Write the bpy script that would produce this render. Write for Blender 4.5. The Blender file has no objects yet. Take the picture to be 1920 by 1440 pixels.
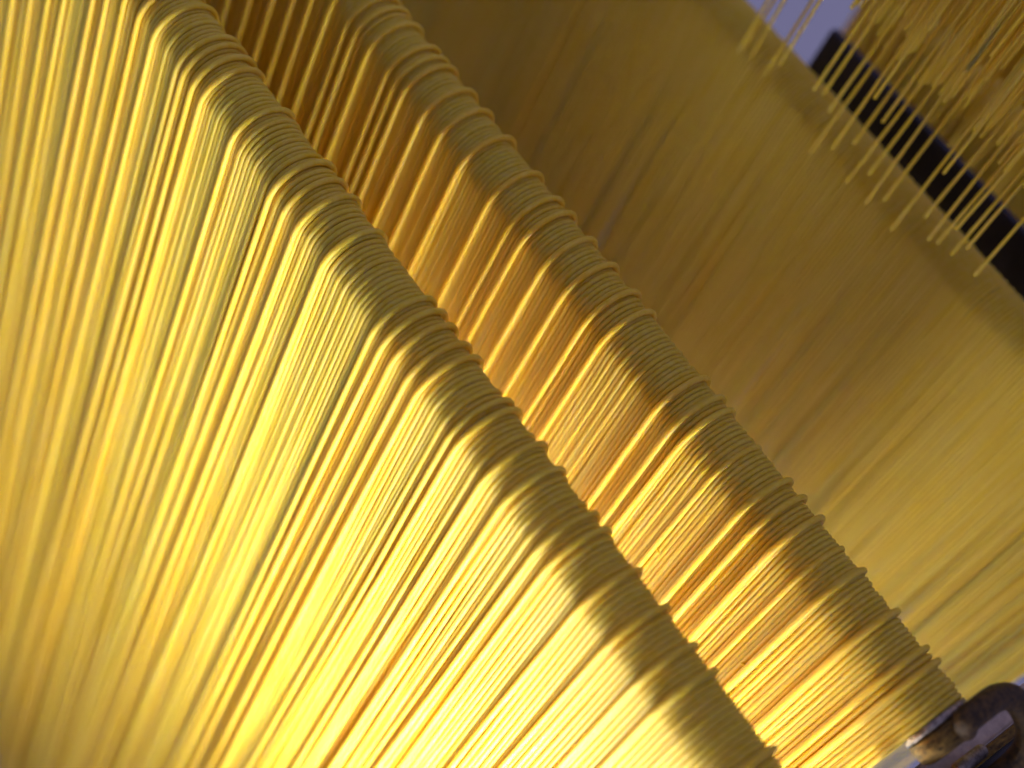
import bpy, bmesh, math, random
import numpy as np
from mathutils import Matrix, Vector

S = 0.365                      # metres per layout unit (camera height above the rod axes)
random.seed(7)
rng = np.random.default_rng(11)
scene = bpy.context.scene
C = scene.collection

# ------------------------------------------------------------------ camera
FPX, CX, CY = 2955.06, 960.0, 720.0          # focal length and centre for a 1920 px wide frame
NAD = np.array([-408.3 - CX, 3029.9 - CY, FPX])
ROD = np.array([-4340.0 - CX, -6200.0 - CY, FPX])
dz = NAD / np.linalg.norm(NAD)
rx = ROD - dz * (ROD @ dz); rx = rx / np.linalg.norm(rx)
AX, AZ = -rx, -dz
AY = np.cross(AZ, AX)
M = np.array([AX, AY, AZ])                   # image axes (right, down, forward) -> world
cam_d = bpy.data.cameras.new('camera')
cam = bpy.data.objects.new('camera', cam_d); C.objects.link(cam)
R = M @ np.diag([1, -1, -1])
mw = Matrix([[*R[0], 0], [*R[1], 0], [*R[2], S], [0, 0, 0, 1]])
cam.matrix_world = mw
cam_d.sensor_width = 36.0
cam_d.lens = FPX / 1920 * 36
cam_d.clip_start = 0.01; cam_d.clip_end = 50
cam_d.dof.use_dof = True
cam_d.dof.focus_distance = 1.385 * S
cam_d.dof.aperture_fstop = 4.4
cam_d.dof.aperture_blades = 7
scene.camera = cam

# ------------------------------------------------------------------ world, lamps and added fill lights
w = bpy.data.worlds.new('World'); scene.world = w; w.use_nodes = True
bg = w.node_tree.nodes['Background']
bg.inputs['Color'].default_value = (0.155, 0.148, 0.27, 1)
bg.inputs['Strength'].default_value = 1.0

def area(name, loc, target, size, power, col, size_y=None, spread=180):
    l = bpy.data.lights.new(name, 'AREA'); l.energy = power; l.color = col
    l.shape = 'RECTANGLE' if size_y else 'DISK'
    l.size = size * S; l.spread = math.radians(spread)
    if size_y: l.size_y = size_y * S
    o = bpy.data.objects.new(name, l); C.objects.link(o)
    o.location = Vector(loc) * S
    d = (Vector(target) - Vector(loc)).normalized()
    ref = Vector((1, 0, 0)) if size_y and size_y < size / 5 else Vector((0, 1, 0))   # long side along X for strips, else along Y
    u = (ref - d * d.dot(ref)).normalized()
    o.rotation_euler = Matrix((u, d.cross(u) * -1, -d)).transposed().to_euler()
    return o
WARM = (1.0, 0.90, 0.82)
area('front_lamp', (0.48, 0.14, -0.52), (-0.52, 0.70, -0.34), 0.40, 0.66, WARM, 0.40, 80)
area('wide_fill', (-0.85, 0.10, -1.15), (-0.88, 0.71, -1.00), 0.6, 0.19, WARM, 0.5, 130)  # unseen fill added to lift the shade between front row strands
area('low_lamp', (-0.04, 0.52, -0.50), (-0.22, 0.71, -0.36), 0.10, 0.85, WARM, 0.10)
area('gap_lamp', (0.42, 0.67, -0.32), (-0.34, 0.84, -0.10), 0.28, 0.15, WARM, 0.16, 40)
area('gap_fill', (-0.28, 0.83, -0.44), (-0.28, 0.90, -0.10), 0.70, 0.25, (1.0, 0.98, 0.74), 0.05)  # fill added inside the slot to brighten the second row from below
area('rear_fill', (-0.12, 1.10, -0.95), (-0.12, 1.33, -0.45), 0.7, 0.12, WARM, 0.1, 95)  # added fill: brightens the third row and the back of the second
area('back_fill', (-0.35, 1.562, -0.35), (-0.35, 1.60, 0.0), 0.7, 0.17, WARM, 0.03)  # unseen light added behind the beam to brighten the fourth row
area('overhead_fill', (-0.7, 1.9, 2.6), (-0.5, 1.0, 0.0), 2.0, 0.85, (0.95, 0.74, 1.0), 1.6)  # added stand-in for cool room light on the folds, no lamp known there

scene.view_settings.view_transform = 'Standard'
scene.view_settings.look = 'None'
scene.view_settings.exposure = 0.0
scene.view_settings.gamma = 1.0
scene.cycles.use_denoising = True
scene.cycles.time_limit = 900
scene.cycles.use_adaptive_sampling = True
scene.cycles.adaptive_threshold = 0.05
scene.cycles.max_bounces = 8
scene.cycles.diffuse_bounces = 4
scene.cycles.sample_clamp_indirect = 8

# ------------------------------------------------------------------ materials
def new_mat(name):
    m = bpy.data.materials.new(name); m.use_nodes = True
    nt = m.node_tree
    return m, nt, nt.nodes['Principled BSDF']

def pasta_material():
    m, nt, p = new_mat('dried_pasta')
    N, L = nt.nodes, nt.links
    tc = N.new('ShaderNodeTexCoord')
    oi = N.new('ShaderNodeObjectInfo')
    mp = N.new('ShaderNodeMapping'); mp.inputs['Scale'].default_value = (520, 520, 30)
    L.new(tc.outputs['Object'], mp.inputs['Vector'])
    n1 = N.new('ShaderNodeTexNoise'); n1.inputs['Scale'].default_value = 1.0; n1.inputs['Detail'].default_value = 4
    L.new(mp.outputs['Vector'], n1.inputs['Vector'])
    ramp = N.new('ShaderNodeValToRGB')
    ramp.color_ramp.elements[0].position = 0.3; ramp.color_ramp.elements[0].color = (0.89, 0.555, 0.030, 1)
    ramp.color_ramp.elements[1].position = 0.72; ramp.color_ramp.elements[1].color = (0.95, 0.635, 0.110, 1)
    L.new(n1.outputs['Fac'], ramp.inputs['Fac'])
    hsv = N.new('ShaderNodeHueSaturation')
    mr = N.new('ShaderNodeMapRange'); mr.inputs['To Min'].default_value = 0.93; mr.inputs['To Max'].default_value = 1.04
    L.new(oi.outputs['Random'], mr.inputs['Value'])
    L.new(mr.outputs['Result'], hsv.inputs['Value'])
    L.new(ramp.outputs['Color'], hsv.inputs['Color'])
    L.new(hsv.outputs['Color'], p.inputs['Base Color'])
    # fine longitudinal die marks and flour-like tooth
    n2 = N.new('ShaderNodeTexNoise'); n2.inputs['Scale'].default_value = 2600; n2.inputs['Detail'].default_value = 3
    L.new(tc.outputs['Object'], n2.inputs['Vector'])
    b = N.new('ShaderNodeBump'); b.inputs['Strength'].default_value = 0.18; b.inputs['Distance'].default_value = 0.0003
    L.new(n2.outputs['Fac'], b.inputs['Height'])
    L.new(b.outputs['Normal'], p.inputs['Normal'])
    p.inputs['Roughness'].default_value = 0.58
    p.inputs['Specular IOR Level'].default_value = 0.4
    p.inputs['Subsurface Weight'].default_value = 1.0
    p.inputs['Subsurface Radius'].default_value = (1.0, 0.88, 0.10)
    p.inputs['Subsurface Scale'].default_value = 0.0040
    return m
PASTA = pasta_material()

def metal(name, c0, c1, rough, scale, metallic=1.0, bump=0.3, streak=(1, 1, 1)):
    m, nt, p = new_mat(name)
    N, L = nt.nodes, nt.links
    tc = N.new('ShaderNodeTexCoord')
    mp = N.new('ShaderNodeMapping'); mp.inputs['Scale'].default_value = streak
    L.new(tc.outputs['Object'], mp.inputs['Vector'])
    n = N.new('ShaderNodeTexNoise'); n.inputs['Scale'].default_value = scale; n.inputs['Detail'].default_value = 6
    n.inputs['Roughness'].default_value = 0.65
    L.new(mp.outputs['Vector'], n.inputs['Vector'])
    r = N.new('ShaderNodeValToRGB')
    r.color_ramp.elements[0].position = 0.38; r.color_ramp.elements[0].color = (*c0, 1)
    r.color_ramp.elements[1].position = 0.66; r.color_ramp.elements[1].color = (*c1, 1)
    L.new(n.outputs['Fac'], r.inputs['Fac']); L.new(r.outputs['Color'], p.inputs['Base Color'])
    mr = N.new('ShaderNodeMapRange'); mr.inputs['To Min'].default_value = rough - 0.12; mr.inputs['To Max'].default_value = rough + 0.15
    L.new(n.outputs['Fac'], mr.inputs['Value']); L.new(mr.outputs['Result'], p.inputs['Roughness'])
    b = N.new('ShaderNodeBump'); b.inputs['Strength'].default_value = bump; b.inputs['Distance'].default_value = 0.0006
    L.new(n.outputs['Fac'], b.inputs['Height']); L.new(b.outputs['Normal'], p.inputs['Normal'])
    p.inputs['Metallic'].default_value = metallic
    return m
STEEL = metal('worn_steel', (0.20, 0.17, 0.15), (0.50, 0.45, 0.40), 0.42, 520, 0.9, 0.5)
BRASS = metal('tarnished_bronze', (0.055, 0.032, 0.008), (0.30, 0.19, 0.040), 0.50, 300, 0.6, 0.6, (3, 1, 1))
RUST = metal('rusty_link', (0.026, 0.015, 0.006), (0.12, 0.068, 0.018), 0.5, 520, 0.25, 0.7)
DARK = metal('dark_painted_steel', (0.016, 0.016, 0.028), (0.036, 0.034, 0.052), 0.5, 60, 0.0, 0.1)
GREY = metal('grey_plate', (0.42, 0.36, 0.32), (0.60, 0.53, 0.46), 0.5, 200, 0.2, 0.15)

# ------------------------------------------------------------------ helpers
def ray(x, y):
    return M @ np.array([x - CX, y - CY, FPX])
def on_y(x, y, Y):
    v = ray(x, y); P = v * (Y / v[1]); P[2] += 1; return P
def on_z(x, y, z):
    v = ray(x, y); P = v * ((z - 1) / v[2]); P[2] += 1; return P

def mesh_obj(name, verts, faces, mat, parent=None, smooth=True):
    me = bpy.data.meshes.new(name)
    me.from_pydata(verts, [], faces)
    if smooth: me.polygons.foreach_set('use_smooth', [True] * len(me.polygons))
    me.materials.append(mat); me.update()
    o = bpy.data.objects.new(name, me); C.objects.link(o)
    if parent: o.parent = parent
    return o

def tag(o, label=None, cat=None, group=None, kind=None):
    if label: o['label'] = label
    if cat: o['category'] = cat
    if group: o['group'] = group
    if kind: o['kind'] = kind
    return o

SIDES = 9
_ang = np.arange(SIDES) * 2 * math.pi / SIDES
def tube(path, rad, sides=SIDES):
    """verts, faces of a closed tube round a path lying near a YZ plane; ends slightly rounded"""
    p = np.asarray(path, float); n = len(p)
    t = np.gradient(p, axis=0); t /= np.linalg.norm(t, axis=1)[:, None]
    u = np.array([1.0, 0, 0]) - t * t[:, :1]; u /= np.linalg.norm(u, axis=1)[:, None]
    v = np.cross(t, u)
    a = _ang if sides == SIDES else np.arange(sides) * 2 * math.pi / sides
    rad = np.broadcast_to(np.asarray(rad, float), (n,))
    ring = p[:, None, :] + rad[:, None, None] * (u[:, None, :] * np.cos(a)[None, :, None] + v[:, None, :] * np.sin(a)[None, :, None])
    verts = ring.reshape(-1, 3)
    i = np.arange(n - 1)[:, None] * sides; j = np.arange(sides)[None, :]; j2 = (j + 1) % sides
    f = np.stack([i + j, i + j2, i + sides + j2, i + sides + j], -1).reshape(-1, 4)
    faces = f.tolist()
    faces.append(list(range(sides))[::-1]); faces.append(list(range((n - 1) * sides, n * sides)))
    return verts, faces

DIA = 0.0053                     # strand diameter in layout units
RHO = 0.0315                     # outer radius of a flush row over its rod
ROD_R = RHO - DIA - 0.0004
def rod_axis(Yp):
    l = math.hypot(1, Yp); return Yp * (1 - RHO * Yp / l) - RHO / l
ROWS = [rod_axis(v) for v in (0.782, 0.979, 1.420, 1.680)]

def strand_path(x0, Y, r, Lf, Lb, dev, bend=15):
    """over the rod at (Y, 0): up the back, over, down the front. dev: drift coefficients"""
    ax_, bx_, ay_, by_, wob, ph = dev
    pts = []
    nb = 3
    for k in range(nb):
        s = Lb * (1 - k / nb)
        pts.append((x0 - ax_ * 0.4 * s, Y + r + 0.25 * abs(ay_) * s, -s))
    for k in range(bend + 1):
        a = math.pi * k / bend
        # the fold is a little tighter on top than a true half circle
        pts.append((x0, Y + r * math.cos(a), r * math.sin(a)))
    nf = 13
    for k in range(1, nf + 1):
        q = k / nf; s = Lf * q ** 1.35
        x = x0 + ax_ * s + bx_ * s * s + wob * math.sin(ph + 5.2 * s) * min(1, s * 5)
        y = Y - r - ay_ * s - by_ * s * s - 0.4 * wob * math.cos(ph * 1.7 + 4.1 * s) * min(1, s * 5)
        pts.append((x, y, -s))
    return np.array(pts) * S

def strand_dev(raised):
    return (rng.normal(0, 0.0026), rng.normal(0, 0.0011),
            abs(rng.normal(0.003, 0.002)) if raised else rng.normal(-0.0015, 0.0016),
            rng.normal(0, 0.0015), rng.normal(0, 0.0007), rng.uniform(0, 6.28))

def row_layout(x_lo, x_hi, pitch, raised_x, extra_p):
    """flush positions side by side; each raised strand is nested into the groove nearest its place"""
    xs = []; x = x_hi
    while x > x_lo:
        xs.append(x); x -= pitch * rng.normal(1, 0.035)
    xs = np.array(xs[::-1])
    mids = (xs[:-1] + xs[1:]) / 2
    got = []
    for v in sorted(raised_x):
        k = int(np.argmin(abs(mids - v)))
        if k not in got: got.append(k)
    return xs, mids, got

# bumps along the outline of each row, read from the photograph
b1 = [(448, 95), (472, 121), (483, 140), (540, 213), (613, 320), (645, 350), (662, 377), (717, 447), (810, 568), (830, 594),
      (847, 620), (873, 653), (891, 674), (953, 757), (970, 776), (1016, 840), (1052, 882), (1117, 967), (1138, 994),
      (1198, 1073), (1250, 1143), (1302, 1212), (1337, 1260), (1450, 1405)]
b2 = [(765, 27), (787, 57), (820, 100), (840, 120), (856, 136), (890, 182), (922, 218), (963, 267), (1017, 334), (1045, 380),
      (1072, 406), (1108, 455), (1153, 503), (1197, 553), (1230, 593), (1327, 713), (1357, 752), (1372, 771), (1485, 907),
      (1512, 937), (1542, 977), (1620, 1070), (1682, 1147), (1735, 1215), (1760, 1242)]
t1 = [(-150, 60), (-95, 60), (-50, 60), (-10, 60), (20, 60), (50, 60), (85, 60), (112, 60), (168, 60), (193, 60), (226, 60), (258, 60), (292, 60), (350, 60)]
t2 = [(427, 10), (470, 10), (514, 10), (548, 10), (583, 10), (625, 10), (668, 10), (690, 10)]
zt = RHO * 0.62
raised1 = [on_z(x, y, zt)[0] for x, y in b1] + [on_y(x, y, ROWS[0] - RHO)[0] for x, y in t1]
raised2 = [on_z(x, y, zt)[0] for x, y in b2] + [on_y(x, y, ROWS[1] - RHO)[0] for x, y in t2]

# ------------------------------------------------------------------ drying rods
def lathe(name, prof, mat, parent, seg=40):
    """prof: (x, r) pairs along the X axis, layout units"""
    verts, faces = [], []
    n = len(prof)
    for x, r in prof:
        for k in range(seg):
            a = 2 * math.pi * k / seg
            verts.append((x * S, r * math.cos(a) * S, r * math.sin(a) * S))
    for i in range(n - 1):
        for k in range(seg):
            k2 = (k + 1) % seg
            faces.append((i * seg + k, i * seg + k2, (i + 1) * seg + k2, (i + 1) * seg + k))
    faces.append(tuple(range(seg))[::-1]); faces.append(tuple(range((n - 1) * seg, n * seg)))
    o = mesh_obj(name, verts, faces, mat, parent)
    return o

def empty(name, loc):
    o = bpy.data.objects.new(name, None); C.objects.link(o); o.location = Vector(loc) * S
    o.empty_display_size = 0.01
    return o

def drying_rod(Y, x0, label):
    e = empty('drying_rod', (0, Y, 0))
    tag(e, label, 'rod', 'rods the spaghetti hangs over')
    lathe('tube', [(x0, ROD_R), (-0.004, ROD_R)], STEEL, e, 32)
    lathe('collar', [(-0.0090, 0.024), (-0.0090, 0.0300), (-0.0084, 0.0312), (-0.0034, 0.0312), (-0.0028, 0.0305), (-0.0028, 0.024)], STEEL, e)
    lathe('end_cap', [(-0.0028, 0.0270), (-0.0017, 0.0270), (-0.0017, 0.0298), (-0.0008, 0.0306), (0.010, 0.0306), (0.0135, 0.0296), (0.0165, 0.0268), (0.0185, 0.022), (0.019, 0.012)], BRASS, e)
    return e
drying_rod(ROWS[0], -1.30, 'steel rod inside the sharp front row of spaghetti')
drying_rod(ROWS[1], -1.25, 'steel rod of the second row with bronze end cap beside the chain')
drying_rod(ROWS[2], -1.35, 'steel rod inside the blurred row behind the second row')

# ------------------------------------------------------------------ spaghetti rows
ORD = ['first', 'second', 'third', 'fourth', 'fifth', 'sixth', 'seventh', 'eighth', 'ninth', 'tenth', 'eleventh', 'twelfth', 'thirteenth',
       'fourteenth', 'fifteenth', 'sixteenth', 'seventeenth', 'eighteenth', 'nineteenth', 'twentieth', 'twenty-first', 'twenty-second',
       'twenty-third', 'twenty-fourth', 'twenty-fifth', 'twenty-sixth', 'twenty-seventh', 'twenty-eighth', 'twenty-ninth', 'thirtieth',
       'thirty-first', 'thirty-second', 'thirty-third', 'thirty-fourth', 'thirty-fifth', 'thirty-sixth', 'thirty-seventh', 'thirty-eighth',
       'thirty-ninth', 'fortieth', 'forty-first', 'forty-second', 'forty-third', 'forty-fourth', 'forty-fifth']

def build_row(Y, x_lo, x_hi, pitch, raised_x, Lf, Lb, loose_k=1.0):
    """-> list of (x, raised?, verts, faces)"""
    xs, mids, got = row_layout(x_lo, x_hi, pitch, raised_x, 0)
    out = []
    kn = np.arange(x_lo - 0.05, x_hi + 0.06, 0.026)
    gy, gx = rng.normal(0, 0.0025 * loose_k, len(kn)), rng.normal(0, 0.0015 * loose_k, len(kn))
    def dev(x, up):
        d = list(strand_dev(up)); d[2] += np.interp(x, kn, gy); d[0] += np.interp(x, kn, gx); return d
    for i, x in enumerate(xs):
        r = RHO - DIA / 2 + (0.0003 if i % 2 else -0.0002) + rng.normal(0, 0.0002)
        half = rng.random() < 0.13 * min(1.0, loose_k) ** 2                       # a few ride up a little on their neighbours
        if half: r += DIA * rng.uniform(0.2, 0.4)
        p = strand_path(x, Y, r, Lf(x) * rng.uniform(0.97, 1.0), Lb, dev(x, half))
        out.append((x, False, *tube(p, DIA / 2 * S * rng.uniform(0.96, 1.02))))
    for k in got:
        r = RHO - DIA / 2 + DIA * rng.uniform(0.85, 1.10)
        p = strand_path(mids[k], Y, r, Lf(mids[k]) * rng.uniform(0.97, 1.0), Lb, dev(mids[k], True))
        out.append((mids[k], True, *tube(p, DIA / 2 * S * rng.uniform(1.04, 1.14))))
    out.sort(key=lambda e: e[0])
    return out

def join(items):
    vs, fs, n = [], [], 0
    for v, f in items:
        vs.append(v); fs.extend([[q + n for q in face] for face in f]); n += len(v)
    return np.concatenate(vs), fs

# front row: every strand is a thing of its own
row1 = build_row(ROWS[0], -1.175, -0.0120, 0.0052, raised1, lambda x: 0.55 + 1.3 * min(1, max(0, -x + 0.1) / 0.7), 1.8)
n_r = n_f = 0
for x, up, v, f in row1:
    o = mesh_obj('spaghetti_strand', v, f, PASTA)
    if up:
        n_r += 1
        n_f = 0
        tag(o, f'spaghetti strand lying proud of the front row, {ORD[n_r - 1]} proud one from the left', 'spaghetti strand', 'proud strands of the front row')
    else:
        n_f += 1
        a = 'before the first' if n_r == 0 else f'after the {ORD[n_r - 1]}'
        tag(o, f'flush front row spaghetti strand, {ORD[n_f - 1]} {a} proud strand from the left', 'spaghetti strand', 'flush strands of the front row')

# second row: the proud strands singly, the flush rest as one mass
row2 = build_row(ROWS[1], -1.13, -0.0120, 0.0047, raised2, lambda x: 0.75, 0.6)
n_r = 0
for x, up, v, f in row2:
    if up:
        n_r += 1
        o = mesh_obj('spaghetti_strand', v, f, PASTA)
        tag(o, f'spaghetti strand lying proud of the second row, {ORD[n_r - 1]} proud one from the left', 'spaghetti strand', 'proud strands of the second row')
v, f = join([(v, f) for x, up, v, f in row2 if not up])
tag(mesh_obj('flush_spaghetti', v, f, PASTA), 'flush spaghetti strands packed side by side over the second rod', 'spaghetti', kind='stuff')

# third row, far out of focus
r3x = []
row3 = build_row(ROWS[2], -1.3, 0.004, 0.0050, r3x, lambda x: 1.0, 0.5, 0.22)
v, f = join([(v, f) for x, up, v, f in row3])
tag(mesh_obj('blurred_spaghetti', v, f, PASTA), 'blurred mustard yellow row of spaghetti hanging behind the second row', 'spaghetti', kind='stuff')

# fourth row beyond the dark beam
r4x = list(rng.uniform(-0.69, -0.02, 30))
row4 = build_row(ROWS[3], -0.70, -0.0085, 0.0052, r4x, lambda x: 0.6, 0.5)
v, f = join([(v, f) for x, up, v, f in row4])
tag(mesh_obj('distant_spaghetti', v, f, PASTA), 'dim greyish row of spaghetti beyond the dark beam, behind loose strand ends', 'spaghetti', kind='stuff')

row5 = build_row(1.84, -0.82, -0.0085, 0.0054, list(rng.uniform(-0.8, -0.02, 20)), lambda x: 0.5, 0.3)
v, f = join([(v, f) for x, up, v, f in row5])
tag(mesh_obj('farthest_spaghetti', v, f, PASTA), 'farthest dull row of spaghetti in the upper corner of the picture', 'spaghetti', kind='stuff')

# ------------------------------------------------------------------ dark beam behind the third row
def box(name, lo, hi, mat, parent=None, bev=0.002):
    bm = bmesh.new()
    bmesh.ops.create_cube(bm, size=1)
    for vv in bm.verts:
        vv.co = Vector([(lo[i] if vv.co[i] < 0 else hi[i]) * S for i in range(3)])
    bmesh.ops.bevel(bm, geom=bm.edges[:], offset=bev * S, segments=2, affect='EDGES')
    me = bpy.data.meshes.new(name); bm.to_mesh(me); bm.free(); me.materials.append(mat)
    o = bpy.data.objects.new(name, me); C.objects.link(o)
    if parent: o.parent = parent
    return o
NAVY = metal('navy_paint', (0.014, 0.013, 0.026), (0.045, 0.042, 0.070), 0.45, 30, 0.0, 0.1)
beam = box('steel_beam', (-0.69, 1.50, -0.30), (0.10, 1.512, 0.002), NAVY)
tag(beam, 'dark navy steel beam running behind the blurred row of spaghetti', 'beam', kind='thing')

# ------------------------------------------------------------------ loose ends hanging from the tier above
R1 = lambda x, y: (1100 + x / 4.8, y / 4.8)
R2 = lambda x, y: (1520 + x / 4.8, y / 4.8)
R3 = lambda x, y: (1520 + x / 4.8, 300 + y / 4.8)
loose = [(R1(1600, 50), R1(1440, 560)), (R1(1660, 40), R1(1300, 330)), (R1(1900, 180), R1(1600, 700)), (R1(1860, 330), R1(1700, 560)), (R1(1760, 80), R1(1400, 420)),
         (R2(230, 500), R2(40, 820)), (R2(310, 560), R2(110, 860)), (R2(420, 640), R2(170, 1010)), (R2(460, 740), R2(0, 1400)),
         (R2(540, 800), R2(150, 1290)), (R2(640, 800), R2(590, 900)), (R2(640, 980), R2(430, 1340)), (R2(750, 980), R2(660, 1110)),
         (R2(740, 1080), R3(460, 350)), (R2(850, 1190), R3(640, 260)), (R2(920, 1240), R3(560, 460)), (R2(1030, 1300), R3(820, 540)),
         (R3(1110, 140), R3(740, 640)), (R3(1250, 60), R3(1200, 125)), (R3(1260, 220), R3(1000, 480)), (R3(1370, 350), R3(1080, 740)),
         (R3(1440, 400), R3(1140, 750)), (R3(1480, 440), R3(1310, 620)), (R3(1520, 530), R3(1250, 830)), (R3(1600, 570), R3(1400, 790)),
         (R3(1750, 730), R3(1500, 1060))]
def hanging(X, Y, z_end, z_top=0.95):
    a, b, c = rng.normal(0, 0.010), rng.normal(0, 0.014), rng.uniform(0, 6); w_ = rng.normal(0, 0.0024)
    pts = []
    for k in range(9):
        q = k / 8; s = (z_top - z_end) * q
        pts.append((X + a * s + w_ * math.sin(c + 7 * s), Y + b * s, z_end + s))
    return np.array(pts[::-1]) * S
loose.sort(key=lambda e: on_y(*e[0], 1.29)[0])
for k, (pc, pe) in enumerate(loose):
    Y = 1.305 + rng.normal(0, 0.010)
    P = on_y(*pc, Y); E_ = on_y(*pe, Y)
    v, f = tube(hanging(P[0], Y, E_[2]), DIA * 0.33 * S)
    o = mesh_obj('loose_strand', v, f, PASTA)
    tag(o, f'loose spaghetti strand end hanging across the dark beam, {ORD[k]} from the left', 'spaghetti strand', 'loose strand ends from the tier above')
items = []
for k in range(300):
    X = rng.uniform(-0.74, -0.12); Y = 1.30 + abs(rng.normal(0, 0.07))
    zb = 0.175 - 0.62 * (Y - 1.28) + abs(rng.normal(0, 0.05))
    items.append(tube(hanging(X, Y, zb), DIA * 0.33 * S))
v, f = join(items)
tag(mesh_obj('upper_tier_spaghetti', v, f, PASTA), 'mass of thin spaghetti ends hanging from the tier above the blurred row', 'spaghetti', kind='stuff')

# ------------------------------------------------------------------ conveyor chain at the rod ends
ch = empty('conveyor_chain', (0, 0, 0))
tag(ch, 'rusty conveyor chain with thick round link at the end of the second rod', 'chain')
def sweep(name, ctrl, rad, mat, parent, n=60, sides=18):
    c = np.array(ctrl, float); m = len(c)
    pts = []
    for q in np.linspace(0, m - 1.0001, n):                 # Catmull-Rom through the control points
        i = int(q); u = q - i
        p0, p1, p2, p3 = c[max(i - 1, 0)], c[i], c[min(i + 1, m - 1)], c[min(i + 2, m - 1)]
        pts.append(0.5 * (2 * p1 + (p2 - p0) * u + (2 * p0 - 5 * p1 + 4 * p2 - p3) * u * u + (3 * p1 - p0 - 3 * p2 + p3) * u ** 3))
    p = np.array(pts) * S
    t = np.gradient(p, axis=0); t /= np.linalg.norm(t, axis=1)[:, None]
    u = np.cross(t[0], [0, 0, 1.0]); u /= np.linalg.norm(u)
    verts, faces = [], []
    for i in range(n):
        u = u - t[i] * (u @ t[i]); u /= np.linalg.norm(u); v = np.cross(t[i], u)
        k_end = min(1.0, math.sqrt(max(0.05, 1 - (1 - min(i, n - 1 - i) / 4) ** 2)) if min(i, n - 1 - i) < 4 else 1.0)
        for k in range(sides):
            a = 2 * math.pi * k / sides
            verts.append(tuple(p[i] + rad * S * k_end * (math.cos(a) * u + math.sin(a) * v)))
    for i in range(n - 1):
        for k in range(sides):
            k2 = (k + 1) % sides
            faces.append((i * sides + k, i * sides + k2, (i + 1) * sides + k2, (i + 1) * sides + k))
    faces.append(tuple(range(sides))[::-1]); faces.append(tuple(range((n - 1) * sides, n * sides)))
    return mesh_obj(name, verts, faces, mat, parent)
hook = [on_z(*q) for q in ((1808, 1372, 0.012), (1811, 1353, 0.034), (1843, 1326, 0.042), (1868, 1309, 0.042), (1895, 1307, 0.039),
                           (1919, 1332, 0.030), (1930, 1372, 0.012), (1918, 1412, -0.008), (1880, 1450, -0.028), (1830, 1490, -0.040))]
sweep('link', hook, 0.0113, RUST, ch)
box('guide_plate', (0.0120, 0.86, -0.060), (0.0330, 1.30, -0.042), GREY, ch)
box('side_bar', (0.0335, 0.86, -0.058), (0.0420, 1.30, -0.030), BRASS, ch)
box('side_plate', (0.0430, 0.86, -0.070), (0.0900, 1.30, -0.036), DARK, ch)
pc_ = on_z(1818, 1426, -0.030)
sweep('pin', [(pc_[0], pc_[1] - 0.022, -0.030), (pc_[0], pc_[1], -0.030), (pc_[0], pc_[1] + 0.022, -0.030)], 0.0062, STEEL, ch, 24)

# ------------------------------------------------------------------ crumbs stuck to the strands
def crumb(px, py, Y, label):
    P = on_y(px, py, Y)
    bm = bmesh.new()
    bmesh.ops.create_icosphere(bm, subdivisions=2, radius=0.0016 * S)
    for vv in bm.verts:
        vv.co.x *= 1.9; vv.co.z *= 0.7; vv.co *= random.uniform(0.75, 1.2)
    me = bpy.data.meshes.new('pasta_crumb'); bm.to_mesh(me); bm.free(); me.materials.append(PASTA)
    o = bpy.data.objects.new('pasta_crumb', me); C.objects.link(o)
    o.location = Vector(P) * S; o.rotation_euler = (random.uniform(-.5, .5), random.uniform(-.6, .6), random.uniform(-.5, .5))
    tag(o, label, 'crumb')
crumb(1234, 1034, ROWS[1] - RHO - 0.0005, 'tiny pale crumb stuck on the second row of spaghetti near its middle')
crumb(1394, 1245, ROWS[1] - RHO - 0.0005, 'tiny pale crumb stuck on the second row of spaghetti near its chain end')
crumb(220, 25, ROWS[0] - RHO - 0.0005, 'tiny pale crumb stuck on the front row of spaghetti at the top')
crumb(692, 712, ROWS[0] - RHO - 0.0005, 'tiny pale crumb stuck on the front row of spaghetti near the middle')
crumb(374, 1150, ROWS[0] - RHO - 0.0005, 'tiny pale crumb stuck on the front row of spaghetti low down')
